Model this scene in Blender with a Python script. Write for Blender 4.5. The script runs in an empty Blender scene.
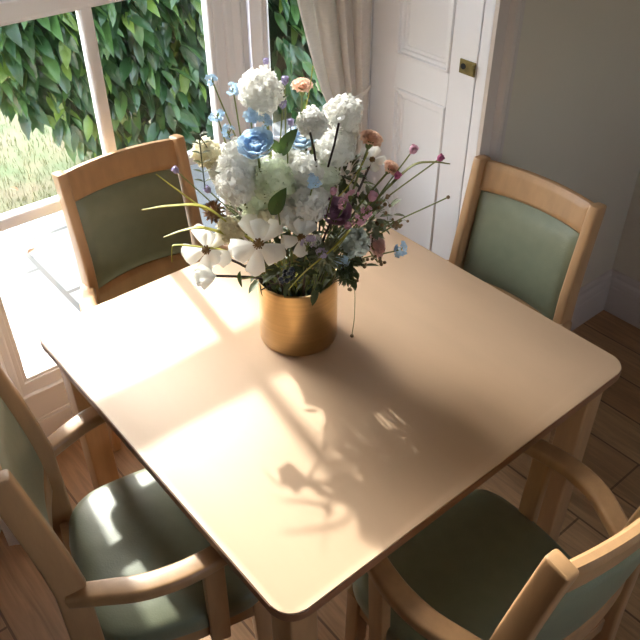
import bpy, bmesh, math, random
from mathutils import Vector, Matrix, noise
random.seed(7)
PI = math.pi
SC = bpy.context.scene
COL = SC.collection

# ------------------------------------------------------------------ helpers
def srgb(r, g, b):
    f = lambda c: (c/255/12.92) if c/255 <= .04045 else ((c/255+.055)/1.055)**2.4
    return (f(r), f(g), f(b), 1)

def mat(name, col, rough=.5, metal=0., var=.0, scale=8., stretch=(1, 1, 1), bump=0., bscale=60., spec=.5,
        coat=0., trans=0., col2=None, sheen=0.):
    m = bpy.data.materials.new(name); m.use_nodes = True
    nt = m.node_tree; N = nt.nodes; L = nt.links; N.clear()
    out = N.new('ShaderNodeOutputMaterial'); p = N.new('ShaderNodeBsdfPrincipled')
    L.new(p.outputs[0], out.inputs[0])
    p.inputs['Base Color'].default_value = col; p.inputs['Roughness'].default_value = rough
    p.inputs['Metallic'].default_value = metal; p.inputs['Specular IOR Level'].default_value = spec
    p.inputs['Coat Weight'].default_value = coat
    if coat: p.inputs['Coat Roughness'].default_value = .25
    if sheen: p.inputs['Sheen Weight'].default_value = sheen
    tc = N.new('ShaderNodeTexCoord'); mp = N.new('ShaderNodeMapping'); mp.inputs['Scale'].default_value = stretch
    L.new(tc.outputs['Object'], mp.inputs[0])
    if var or col2:
        n = N.new('ShaderNodeTexNoise'); n.inputs['Scale'].default_value = scale; n.inputs['Detail'].default_value = 5
        L.new(mp.outputs[0], n.inputs['Vector'])
        r = N.new('ShaderNodeValToRGB')
        a = col2 if col2 else tuple(max(0, c*(1-var)) for c in col[:3])+(1,)
        b = col if col2 else tuple(min(1, c*(1+var)) for c in col[:3])+(1,)
        r.color_ramp.elements[0].color = a; r.color_ramp.elements[1].color = b
        r.color_ramp.elements[0].position = .32; r.color_ramp.elements[1].position = .68
        L.new(n.outputs['Fac'], r.inputs[0]); L.new(r.outputs[0], p.inputs['Base Color'])
    if bump:
        n2 = N.new('ShaderNodeTexNoise'); n2.inputs['Scale'].default_value = bscale; n2.inputs['Detail'].default_value = 3
        L.new(mp.outputs[0], n2.inputs['Vector'])
        bp = N.new('ShaderNodeBump'); bp.inputs['Strength'].default_value = bump; bp.inputs['Distance'].default_value = .004
        L.new(n2.outputs['Fac'], bp.inputs['Height']); L.new(bp.outputs[0], p.inputs['Normal'])
    if trans:
        t = N.new('ShaderNodeBsdfTranslucent'); mx = N.new('ShaderNodeMixShader'); mx.inputs[0].default_value = trans
        t.inputs[0].default_value = col
        if var or col2: L.new(r.outputs[0], t.inputs[0])
        L.new(p.outputs[0], mx.inputs[1]); L.new(t.outputs[0], mx.inputs[2]); L.new(mx.outputs[0], out.inputs[0])
    return m

def link(o):
    COL.objects.link(o); return o

def obj(name, bm, m, parent=None, smooth=True, loc=None):
    bmesh.ops.recalc_face_normals(bm, faces=bm.faces)
    me = bpy.data.meshes.new(name); bm.to_mesh(me); bm.free()
    for mm in (m if isinstance(m, (list, tuple)) else [m]): me.materials.append(mm)
    if smooth:
        for p in me.polygons: p.use_smooth = True
        try: me.set_sharp_from_angle(angle=math.radians(38))
        except Exception: pass
    o = link(bpy.data.objects.new(name, me))
    if parent: o.parent = parent
    if loc: o.location = loc
    return o

def thing(name, label, cat, loc=(0, 0, 0), rz=0., group=None):
    o = link(bpy.data.objects.new(name, None)); o.location = loc; o.rotation_euler = (0, 0, rz)
    o.empty_display_size = .05
    return tag(o, label, cat, group)

def tag(o, label, cat, group=None):
    o['label'] = label; o['category'] = cat
    if group: o['group'] = group
    return o

def struct(name, bm, m, parent=None, smooth=False):
    o = obj(name, bm, m, parent, smooth)
    if not parent: o['kind'] = 'structure'
    return o

def box(bm, lo, hi, bev=0., seg=2, mi=0):
    lo = Vector(lo); hi = Vector(hi)
    r = bmesh.ops.create_cube(bm, size=1, matrix=Matrix.Translation((lo+hi)/2) @ Matrix.Diagonal((*(hi-lo), 1)))
    vs = r['verts']; es = list({e for v in vs for e in v.link_edges})
    if bev:
        q = bmesh.ops.bevel(bm, geom=es, offset=bev, segments=seg, profile=.5, affect='EDGES')
        fs = {f for v in q['verts'] for f in v.link_faces}
    else: fs = {f for v in vs for f in v.link_faces}
    if mi:
        for f in fs: f.material_index = mi
    return vs

def rrect(a, b, r, n=3):
    pts = []
    for cx, cy, s in ((a-r, b-r, 0), (-a+r, b-r, 1), (-a+r, -b+r, 2), (a-r, -b+r, 3)):
        for i in range(n+1):
            t = (s+i/n)*PI/2; pts.append((cx+r*math.cos(t), cy+r*math.sin(t)))
    return pts

def smooth_path(P, n=6):
    P = [Vector(p) for p in P]
    if len(P) < 3: return P
    Q = [P[0]*2-P[1]]+P+[P[-1]*2-P[-2]]; out = []
    for i in range(1, len(Q)-2):
        a, b, c, d = Q[i-1:i+3]
        for k in range(n):
            t = k/n
            out.append(.5*((2*b)+(c-a)*t+(2*a-5*b+4*c-d)*t*t+(3*b-a-3*c+d)*t**3))
    out.append(P[-1]); return out

def sweep(bm, path, hw, hh, r=.006, up=(0, 0, 1), n=3, cap=True, scales=None, mi=0):
    """rounded-rectangle section (half width hw sideways, hh along 'up') along a path"""
    up = Vector(up); rings = []; N = len(path)
    for i, p in enumerate(path):
        p = Vector(p)
        t = (Vector(path[min(i+1, N-1)])-Vector(path[max(i-1, 0)])).normalized()
        s = t.cross(up).normalized(); u = s.cross(t)
        k = scales[i] if scales else (1, 1)
        rr = min(r, hw*k[0]*.99, hh*k[1]*.99)
        rings.append([bm.verts.new(p+s*a+u*b) for a, b in rrect(hw*k[0], hh*k[1], rr, n)])
    M = len(rings[0])
    for i in range(N-1):
        for j in range(M):
            f = bm.faces.new((rings[i][j], rings[i][(j+1) % M], rings[i+1][(j+1) % M], rings[i+1][j])); f.material_index = mi
    if cap:
        for R in (rings[0], rings[-1]):
            f = bm.faces.new(R); f.material_index = mi
    return rings

def tube(bm, path, rad, n=6, mi=0, cap=True):
    rings = []; N = len(path)
    for i, p in enumerate(path):
        p = Vector(p); t = (Vector(path[min(i+1, N-1)])-Vector(path[max(i-1, 0)]))
        t = t.normalized() if t.length > 1e-9 else Vector((0, 0, 1))
        a = t.orthogonal().normalized() if abs(t.z) > .9 else t.cross(Vector((0, 0, 1))).normalized()
        if abs(t.z) > .9:
            a = (Vector((1, 0, 0))-t*t.x).normalized()
        b = t.cross(a); r = rad[i] if isinstance(rad, (list, tuple)) else rad
        rings.append([bm.verts.new(p+(a*math.cos(k*2*PI/n)+b*math.sin(k*2*PI/n))*r) for k in range(n)])
    for i in range(N-1):
        for j in range(n):
            f = bm.faces.new((rings[i][j], rings[i][(j+1) % n], rings[i+1][(j+1) % n], rings[i+1][j])); f.material_index = mi
    if cap:
        for R in (rings[0], rings[-1]): bm.faces.new(R).material_index = mi

def lathe(bm, prof, n=48):
    rings = []
    for r, z in prof:
        rings.append([bm.verts.new((r*math.cos(k*2*PI/n), r*math.sin(k*2*PI/n), z)) for k in range(n)] if r > 1e-6 else [bm.verts.new((0, 0, z))])
    for A, B in zip(rings, rings[1:]):
        for k in range(n):
            l = (k+1) % n
            if len(A) == 1 and len(B) == 1: continue
            if len(A) == 1: bm.faces.new((A[0], B[k], B[l]))
            elif len(B) == 1: bm.faces.new((A[k], A[l], B[0]))
            else: bm.faces.new((A[k], A[l], B[l], B[k]))

def slab(bm, outline, z0, z1, bev=.003, seg=2):
    """closed outline extruded in z, horizontal rims bevelled"""
    b = [bm.verts.new((x, y, z0)) for x, y in outline]; t = [bm.verts.new((x, y, z1)) for x, y in outline]
    n = len(b); ft = bm.faces.new(t); fb = bm.faces.new(b)
    for i in range(n): bm.faces.new((b[i], b[(i+1) % n], t[(i+1) % n], t[i]))
    if bev: bmesh.ops.bevel(bm, geom=list(ft.edges)+list(fb.edges), offset=bev, segments=seg, profile=.5, affect='EDGES')

# ------------------------------------------------------------------ materials
M = {}
M['beech'] = mat('beech_wood', srgb(180, 139, 98), .40, var=.10, scale=6, stretch=(6, 6, 1.2), bump=.05, bscale=40, coat=.15)
M['table_top'] = mat('maple_laminate', srgb(211, 177, 144), .48, var=.035, scale=3, stretch=(1, 4, 1), coat=.0, spec=.6)
M['edge'] = mat('tabletop_edge_band', srgb(140, 95, 66), .45, var=.08, scale=10)
M['vinyl'] = mat('sage_green_vinyl', srgb(126, 130, 106), .36, var=.05, scale=30, bump=.12, bscale=260, spec=.5)
M['white'] = mat('white_gloss_paint', srgb(242, 238, 240), .38, var=.015, scale=3)
M['wall'] = mat('grey_wall_paint', srgb(212, 200, 180), .75, var=.02, scale=3, bump=.05, bscale=200)
M['trimgrey'] = mat('taupe_trim_paint', srgb(206, 192, 182), .5, var=.015, scale=3)
M['ceil'] = mat('ceiling_paint', srgb(196, 190, 182), .8, var=.01)
M['wall2'] = mat('low_bounce_brown_paint', srgb(118, 108, 96), .8, var=.02, scale=3)  # for the unseen walls, kept dark to cut bounced light
M['brass'] = mat('brushed_gold_metal', srgb(204, 174, 126), .32, 1., var=.06, scale=5, stretch=(1, 1, 40))
M['oldbrass'] = mat('aged_brass', srgb(122, 108, 72), .4, 1., var=.25, scale=60)
M['dark'] = mat('hole_shade', srgb(22, 20, 18), .8, var=.05)
M['linen'] = mat('linen_curtain', srgb(242, 235, 228), .9, var=.04, scale=40, stretch=(1, 1, 8), bump=.15, bscale=500, trans=.45)
M['stem'] = mat('green_stem', srgb(120, 128, 70), .55, var=.15, scale=20)
M['dstem'] = mat('dark_brown_stem', srgb(62, 44, 38), .6, var=.15, scale=20)
M['leafg'] = mat('green_leaf', srgb(88, 112, 58), .45, var=.2, scale=25, trans=.25)
M['leafd'] = mat('dark_green_leaf', srgb(84, 92, 58), .5, var=.25, scale=25, trans=.15)
M['blade'] = mat('yellow_green_blade', srgb(190, 184, 84), .5, var=.12, scale=25, trans=.3)
M['olive'] = mat('olive_blade', srgb(128, 128, 62), .5, var=.15, scale=25, trans=.3)
M['petalw'] = mat('white_petal', srgb(253, 252, 248), .6, var=.01, scale=30, trans=.55)
M['petalc'] = mat('cream_petal', srgb(247, 242, 222), .6, var=.03, scale=30, trans=.62)
M['petalg'] = mat('greenish_white_petal', srgb(246, 250, 236), .6, var=.03, scale=30, trans=.62)
M['petalbg'] = mat('pale_blue_green_petal', srgb(214, 222, 212), .6, var=.04, scale=30, trans=.25)
M['blue'] = mat('blue_petal', srgb(186, 212, 236), .6, var=.08, scale=30, trans=.62)
M['pblue'] = mat('pale_blue_petal', srgb(198, 216, 232), .6, var=.06, scale=30, trans=.62)
M['mauve'] = mat('mauve_petal', srgb(164, 120, 146), .6, var=.15, scale=30, trans=.25)
M['peach'] = mat('peach_petal', srgb(250, 220, 200), .6, var=.07, scale=30, trans=.62)
M['dpink'] = mat('dusty_pink_petal', srgb(234, 202, 194), .6, var=.1, scale=30, trans=.62)
M['lav'] = mat('lavender_petal', srgb(172, 160, 200), .6, var=.08, scale=30, trans=.2)
M['lilac'] = mat('lilac_petal', srgb(196, 184, 214), .6, var=.08, scale=30, trans=.62)
M['pink'] = mat('pink_petal', srgb(226, 170, 192), .6, var=.12, scale=30, trans=.25)
M['magenta'] = mat('magenta_petal', srgb(190, 92, 140), .6, var=.12, scale=30, trans=.2)
M['cone'] = mat('dried_brown', srgb(128, 92, 60), .8, var=.25, scale=40)
M['thistle'] = mat('thistle_grey_green', srgb(128, 132, 104), .7, var=.2, scale=40)
M['berry'] = mat('dark_blue_berry', srgb(44, 50, 66), .35, var=.2, scale=40)
M['brown'] = mat('brown_berry', srgb(130, 104, 70), .5, var=.2, scale=40)
M['pistil'] = mat('magnolia_centre', srgb(128, 96, 52), .7, var=.25, scale=60)

def glass_mat():
    m = bpy.data.materials.new('window_glass'); m.use_nodes = True
    N = m.node_tree.nodes; L = m.node_tree.links; N.clear()
    o = N.new('ShaderNodeOutputMaterial'); t = N.new('ShaderNodeBsdfTransparent'); g = N.new('ShaderNodeBsdfGlossy')
    fr = N.new('ShaderNodeFresnel'); fr.inputs[0].default_value = 1.3; mx = N.new('ShaderNodeMixShader')
    t.inputs[0].default_value = (.96, .98, .97, 1); g.inputs['Roughness'].default_value = .02
    L.new(fr.outputs[0], mx.inputs[0]); L.new(t.outputs[0], mx.inputs[1]); L.new(g.outputs[0], mx.inputs[2]); L.new(mx.outputs[0], o.inputs[0])
    return m
M['glass'] = glass_mat()

def brick_mat(name, c1, c2, mortar, bw, rh, ms, rough, off, grain=True, bias=0., noise_amt=.5):
    m = bpy.data.materials.new(name); m.use_nodes = True
    nt = m.node_tree; N = nt.nodes; L = nt.links; p = N['Principled BSDF']
    tc = N.new('ShaderNodeTexCoord'); mp = N.new('ShaderNodeMapping'); mp.inputs['Location'].default_value = off
    L.new(tc.outputs['Object'], mp.inputs[0])
    br = N.new('ShaderNodeTexBrick'); L.new(mp.outputs[0], br.inputs[0])
    br.inputs['Color1'].default_value = c1; br.inputs['Color2'].default_value = c2; br.inputs['Mortar'].default_value = mortar
    br.inputs['Scale'].default_value = 1; br.inputs['Mortar Size'].default_value = ms; br.inputs['Brick Width'].default_value = bw
    br.inputs['Row Height'].default_value = rh; br.inputs['Bias'].default_value = bias; br.offset = .5
    br.inputs['Mortar Smooth'].default_value = .1
    n = N.new('ShaderNodeTexNoise'); mp2 = N.new('ShaderNodeMapping')
    mp2.inputs['Scale'].default_value = (2.2, 26, 10) if grain else (5, 5, 5)
    L.new(tc.outputs['Object'], mp2.inputs[0]); L.new(mp2.outputs[0], n.inputs['Vector'])
    n.inputs['Scale'].default_value = 1.6; n.inputs['Detail'].default_value = 6; n.inputs['Distortion'].default_value = 1.5 if grain else .3
    r = N.new('ShaderNodeValToRGB'); r.color_ramp.elements[0].position = .3; r.color_ramp.elements[1].position = .7
    k = 1-noise_amt; r.color_ramp.elements[0].color = (k, k, k, 1); r.color_ramp.elements[1].color = (1, 1, 1, 1)
    L.new(n.outputs['Fac'], r.inputs[0])
    mx = N.new('ShaderNodeMix'); mx.data_type = 'RGBA'; mx.blend_type = 'MULTIPLY'; mx.inputs[0].default_value = 1
    L.new(br.outputs['Color'], mx.inputs[6]); L.new(r.outputs[0], mx.inputs[7]); L.new(mx.outputs[2], p.inputs['Base Color'])
    p.inputs['Roughness'].default_value = rough
    bp = N.new('ShaderNodeBump'); bp.inputs['Strength'].default_value = .25; bp.inputs['Distance'].default_value = .003
    L.new(r.outputs[0], bp.inputs['Height']); L.new(bp.outputs[0], p.inputs['Normal'])
    return m
M['floor'] = brick_mat('oak_plank_floor', srgb(200, 158, 116), srgb(180, 136, 97), srgb(128, 94, 66), 1.5, .1588, .0035, .42, (.35, -.49, 0), noise_amt=.38)
M['patio'] = brick_mat('stone_paving', srgb(136, 136, 134), srgb(120, 124, 127), srgb(70, 68, 64), .52, .70, .012, .6, (2.06, -.04, 0), grain=False, noise_amt=.18)
# ------------------------------------------------------------------ the room (metres; table centre is x=y=0)
XW = -.86         # inner face of the bay's main sash
XR = -.163        # room face of the wall the bay opens from
YB0, YB1 = -.93, .665   # reveals of the bay
YN = 1.60         # far wall of the room
YS, XE = -2.7, 3.0
ZC = 2.62
CL, CR = -.487, .387     # corners between the main sash and the canted ones
S2 = math.sqrt(.5)

bm = bmesh.new(); box(bm, (-.95, YS-.15, -.08), (XE+.15, YN+.15, 0)); struct('floor', bm, M['floor'])
bm = bmesh.new(); box(bm, (-1.15, YS-.15, ZC), (XE+.15, YN+.15, ZC+.12)); struct('ceiling', bm, M['ceil'])
bm = bmesh.new(); box(bm, (XR-.40, YB1+.02, 0), (XR, YN+.15, ZC)); struct('wall_west', bm, M['wall'])
bm = bmesh.new(); box(bm, (XR-.40, YS-.15, 0), (XR, YB0-.02, ZC)); struct('wall_southwest', bm, M['wall'])
bm = bmesh.new(); box(bm, (XR, YN, 0), (XE+.15, YN+.15, ZC)); struct('wall_north', bm, M['wall'])

def wall_with_hole(name, lo, hi, axis, h0, h1, z0, z1):
    bm = bmesh.new(); lo = list(lo); hi = list(hi)
    def seg(a0, a1, c0, c1):
        l = lo[:]; h = hi[:]; l[axis] = a0; h[axis] = a1; l[2] = c0; h[2] = c1; box(bm, l, h)
    seg(lo[axis], h0, lo[2], hi[2]); seg(h1, hi[axis], lo[2], hi[2]); seg(h0, h1, lo[2], z0); seg(h0, h1, z1, hi[2])
    struct(name, bm, M['wall2'])
E1 = (-.6, .2, 1.15, 2.0)  # added opening, out of view, sized for the fill light it lets in
wall_with_hole('wall_east', (XE, YS, 0), (XE+.15, YN, ZC), 1, *E1)
bm = bmesh.new(); box(bm, (XR, YS-.15, 0), (XE+.15, YS, ZC)); struct('wall_south', bm, M['wall2'])

def moulding(bm, prof, a, b, out, z=None):
    """skirting profile (out, z) extruded from a to b (xy)"""
    a = Vector((*a, 0)); b = Vector((*b, 0)); o = Vector((*out, 0))
    A = [bm.verts.new(a+o*d+Vector((0, 0, h))) for d, h in prof]; B = [bm.verts.new(b+o*d+Vector((0, 0, h))) for d, h in prof]
    n = len(prof)
    for i in range(n): bm.faces.new((A[i], A[(i+1) % n], B[(i+1) % n], B[i]))
    bm.faces.new(A); bm.faces.new(B)
SK = [(0, .0), (.022, .0), (.022, .112), (.019, .118), (.019, .126), (.016, .140), (.010, .152), (.010, .166), (.006, .174), (0, .178)]
for nm, a, b, o in (('baseboard_west', (XR, YB1+.095), (XR, YN-.001), (1, 0)), ('baseboard_north', (XR+.001, YN), (XE, YN), (0, -1)),
                    ('baseboard_southwest', (XR, YS), (XR, YB0-.095), (1, 0))):
    bm = bmesh.new(); moulding(bm, SK, a, b, o); struct(nm, bm, M['trimgrey'])

# architraves round the mouth of the bay: a flat strip and a raised outer bead
for i, (y, s) in enumerate(((YB1, 1), (YB0, -1))):
    bm = bmesh.new()
    pr = [(0, 0), (.012, 0), (.012, .040), (.018, .044), (.026, .050), (.030, .060), (.026, .072), (.020, .078), (.020, .088), (.012, .092), (0, .093)]
    lo = [bm.verts.new((XR+d, y+s*w, 0)) for d, w in pr]; hi = [bm.verts.new((XR+d, y+s*w, 2.5)) for d, w in pr]
    for k in range(len(pr)):
        l = (k+1) % len(pr); bm.faces.new((lo[k], lo[l], hi[l], hi[k]))
    bm.faces.new(lo); bm.faces.new(hi)
    struct('trim_%d' % (i+1), bm, M['trimgrey'])

# bay ceiling, outer walls above the windows
bm = bmesh.new()
for z0, z1 in ((2.50, ZC),):
    vs = [(XR, YB0-.0), (XR, YB1), (-.59, YB1), (-.87, CR), (-.87, CL), (-.59, -.765), (-.59, YB0)]
    slab(bm, [(x, y) for x, y in vs], z0, z1, 0)
struct('trim_3', bm, M['white'])

# ---- sashes: built in a local frame (a = along the wall, n = into the room) then placed
def frame_obj(name, parts, m, origin, ang, parent=None):
    bm = bmesh.new()
    for lo, hi, bev in parts: box(bm, lo, hi, bev)
    bm.transform(Matrix.Translation(origin) @ Matrix.Rotation(ang, 4, 'Z'))
    return struct(name, bm, m, parent)
# local axes: +x along the wall, +y outwards (away from the room)
def sash_window(n, origin, ang, g0, g1, w0, w1, bar):
    """glass from g0 to g1, timber from w0 to w1 along the wall"""
    root = frame_obj('window_%d' % n, [
        ((w0, .0, .0), (w1, .12, .150), 0),                 # plinth
        ((w0, -.012, .0), (w1, .0, .142), .002), ((w0, -.008, .142), (w1, .0, .152), .003),
        ((w0, -.004, .152), (w1, .12, .246), .0),
        ((w0, -.014, .246), (w1, .012, .254), .003),         # ledge bead
        ((w0, .0, .246), (w1, .13, .266), .0),
        ((w0, .085, 1.452), (g0-.03, .13, 2.5), 0), ((g1+.03, .085, 1.452), (w1, .13, 2.5), 0),
        ((w0, .012, .25), (g0-.058, .13, 2.5), 0), ((min(g1+.058, w1-.005), .012, .25), (w1, .13, 2.5), 0),
        ((w0, -.012, .25), (w0+.028, .014, 2.5), .006), ((w1-.028, -.012, .25), (w1, .014, 2.5), .006),
        ((w0, .0, 2.44), (w1, .13, 2.5), 0)], M['white'], origin, ang)
    lower = [((g0-.048, .0, .262), (g0-.012, .045, 1.352), .003), ((g1+.012, .0, .262), (g1+.048, .045, 1.352), .003),
             ((g0-.014, .006, .29), (g0, .040, 1.31), .004), ((g1, .006, .29), (g1+.014, .040, 1.31), .004),
             ((g0-.02, .0, .262), (g1+.02, .045, .296), .003), ((g0-.004, .006, .294), (g1+.004, .040, .306), .004),
             ((g0-.02, .0, 1.31), (g1+.02, .045, 1.352), .003), ((g0-.004, .006, 1.300), (g1+.004, .040, 1.312), .004)]
    frame_obj('lower_sash', lower, M['white'], origin, ang, root)
    bars = [((g0-.004, .004, .797), (g1+.004, .042, .832), .008)]
    if bar is not None: bars += [((bar-.017, .005, .29), (bar+.017, .041, 1.31), .008)]
    frame_obj('glazing_bar', bars, M['white'], origin, ang, root)
    up = [((g0-.048, .050, 1.33), (g0, .085, 2.46), .003), ((g1, .050, 1.33), (g1+.048, .085, 2.46), .003),
          ((g0-.02, .050, 1.33), (g1+.02, .085, 1.452), .003), ((g0-.02, .050, 2.40), (g1+.02, .085, 2.46), .003)]
    if bar is not None: up += [((bar-.017, .052, 1.4), (bar+.017, .083, 2.42), .008)]
    frame_obj('upper_sash', up, M['white'], origin, ang, root)
    frame_obj('glass', [((g0-.004, .022, .29), (g1+.004, .025, 1.32), 0), ((g0-.004, .066, 1.42), (g1+.004, .069, 2.42), 0)], M['glass'], origin, ang, root)
    return root
# main sash: local x = world y, local y(out) = world -x
sash_window(1, Vector((XW, 0, 0)), PI/2, -.430, .316, CL, CR, -.033)
Lc = .385
sash_window(2, Vector((XW, CR, 0)), PI/4, .100, .285, .0, Lc, None)
sash_window(3, Vector((XW+Lc*S2, CL-Lc*S2, 0)), PI*.75, .100, .285, .0, Lc, None)

bm = bmesh.new(); box(bm, (-.70, YB0-.06, 0), (-.575, -.757, 2.5)); struct('trim_6', bm, M['white'])
# ---- reveals with panelled shutters
def reveal(n, y, s, full):
    xa, xb = XW+.25, XR
    bm = bmesh.new()
    box(bm, (xa-.06, min(y+.036*s, y+.07*s), 0), (xb, max(y+.036*s, y+.07*s), 2.5))     # backing
    box(bm, (-.194, min(y, y+.03*s), 0), (xb, max(y, y+.03*s), 2.5), .002)              # post at the room edge
    box(bm, (xa-.05, min(y, y+.03*s), 0), (-.580, max(y, y+.03*s), 2.5), .002)
    struct('trim_%d' % n, bm, M['white'])
    d = bmesh.new()
    x0, x1 = -.576, -.1975; z0, z1 = .02, 2.44; p0, p1 = -.478, -.283
    holes = [(.16, 1.044), (1.134, 2.32)]
    yy = lambda a: y+s*a
    def bx(b, xa_, za, xb_, zb, a0, a1, bev=.0015): box(b, (xa_, min(yy(a0), yy(a1)), za), (xb_, max(yy(a0), yy(a1)), zb), bev)
    bx(d, x0, z0, p0, z1, .0, .03); bx(d, p1, z0, x1, z1, .0, .03)
    zs = [z0, holes[0][0], holes[0][1], holes[1][0], holes[1][1], z1]
    for k in (0, 2, 4): bx(d, p0, zs[k], p1, zs[k+1], .0, .03)
    door = struct('door_%d' % full, d, M['white'])
    for (a, b) in holes:
        q = bmesh.new()
        # stepped moulding: rings of quads from frame edge down to the flat field
        steps = [(0, -.001), (.004, -.004), (.008, -.004), (.011, .003), (.018, .004), (.021, .009), (.028, .009), (.031, .012)]
        rings = []
        for ins, dep in steps:
            rings.append([q.verts.new((x, yy(dep), z)) for x, z in ((p0+ins, a+ins), (p1-ins, a+ins), (p1-ins, b-ins), (p0+ins, b-ins))])
        for A, B in zip(rings, rings[1:]):
            for k in range(4): q.faces.new((A[k], A[(k+1) % 4], B[(k+1) % 4], B[k]))
        q.faces.new(rings[-1])
        back = [q.verts.new((x, yy(.02), z)) for x, z in ((p0, a), (p1, a), (p1, b), (p0, b))]
        for k in range(4): q.faces.new((rings[0][k], rings[0][(k+1) % 4], back[(k+1) % 4], back[k]))
        q.faces.new(back)
        obj('panel', q, M['white'], door, smooth=False)
    return door
dn = reveal(4, YB1, 1, 1)
ds = reveal(5, YB0, -1, 2)
# brass latch plate with a keyhole on the shutter beside the wall
bm = bmesh.new(); box(bm, (-.249, YB1-.0035, 1.149), (-.1980, YB1+.001, 1.185), .0012)
lp = obj('latch_plate', bm, M['oldbrass'], dn, smooth=False)
bm = bmesh.new(); bmesh.ops.create_cone(bm, cap_ends=True, segments=20, radius1=.0075, radius2=.0075, depth=.002, matrix=Matrix.Translation((-.236, YB1-.0038, 1.168)) @ Matrix.Rotation(PI/2, 4, 'X'))
obj('keyhole', bm, M['dark'], lp, smooth=False)  # flat dark disc, the hole's shade is put into its colour
bm = bmesh.new(); box(bm, (-.205, YB1-.009, 1.154), (-.1978, YB1-.003, 1.180), .001)
obj('latch_lip', bm, M['oldbrass'], lp, smooth=False)

# ------------------------------------------------------------------ curtains in the bay's corners
def curtain(name, label, side):
    """hangs in front of the canted sash, drawn aside against the shutter and tied back"""
    root = thing(name, label, 'curtain', (-.595 if side > 0 else -.62, .625 if side > 0 else -.672, 0), 0, 'linen curtains of the bay')
    T = 1.00
    def width(z):
        if z > T: return .125+.135*min(1, ((z-T)/.55))**.85
        return .12+.05*min(1, (T-z)/.75)
    def mk():
        bm = bmesh.new(); nz, nu = 64, 110; g = []
        for i in range(nz+1):
            z = .015+(2.42-.015)*i/nz; w = width(z); row = []
            amp = (.020 if z > T else .024)*(1-.45*math.exp(-((z-T)/.10)**2))
            for j in range(nu+1):
                u = j/nu
                a = w*(1-u)                                   # distance from the reveal corner along the sash
                ph = u*2*PI*3.7+.5*math.sin(3*u*PI)+.35*math.sin(z*2.1+u*5)
                k = amp*(math.sin(ph)+.22*math.sin(2.1*ph+1))
                p = Vector((-a*S2, -a*S2, 0))+Vector((S2, -S2, 0))*(k+.01)
                row.append(bm.verts.new((p.x+.055, (p.y-.0)*side+.055*0, z)))
            g.append(row)
        for i in range(nz):
            for j in range(nu): bm.faces.new((g[i][j], g[i][j+1], g[i+1][j+1], g[i+1][j]))
        r = bmesh.ops.solidify(bm, geom=bm.faces[:], thickness=.003)
        return bm
    obj('drape', mk(), M['linen'], root)
    bm = bmesh.new(); path = []
    for k in range(25):
        t = k/24; a = .130*(1-t)-.004
        b = .040*math.sin(PI*min(1, t*1.0))**.5+.012
        p = Vector((-a*S2, -a*S2, 0))+Vector((S2, -S2, 0))*b
        path.append((p.x+.055, p.y*side, T-.035+.075*t))
    sweep(bm, path, .0022, .006, .002)
    obj('tieback', bm, M['linen'], root)
    return root
curtain('curtain', 'pale linen curtain tied back beside the white panelled shutter', 1)
curtain('curtain', 'pale linen curtain whose hem shows at the left edge of the photo', -1)

# ------------------------------------------------------------------ table
table = thing('dining_table', 'square pale wooden dining table with rounded corners and gold vase on it', 'table')
TH, HS = .75, .475
bm = bmesh.new(); slab(bm, rrect(HS-.0015, HS-.0015, .043, 8), TH-.004, TH, .001); obj('tabletop', bm, M['table_top'], table)
bm = bmesh.new(); slab(bm, rrect(HS, HS, .0445, 8), TH-.024, TH-.0035, .003); obj('edge_band', bm, M['edge'], table)
for sx in (-1, 1):
    for sy in (-1, 1):
        bm = bmesh.new(); c = .418
        sweep(bm, [(sx*c, sy*c, 0), (sx*c, sy*c, TH-.024)], .030, .030, .005, up=(0, 1, 0))
        obj('leg', bm, M['beech'], table)
bm = bmesh.new()
for s in (-1, 1):
    box(bm, (-.37, s*.30-.011, TH-.058), (.37, s*.30+.011, TH-.0245), .002)
    box(bm, (s*.30-.011, -.289, TH-.058), (s*.30+.011, .289, TH-.0245), .002)
obj('under_frame', bm, M['beech'], table, smooth=False)

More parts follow.
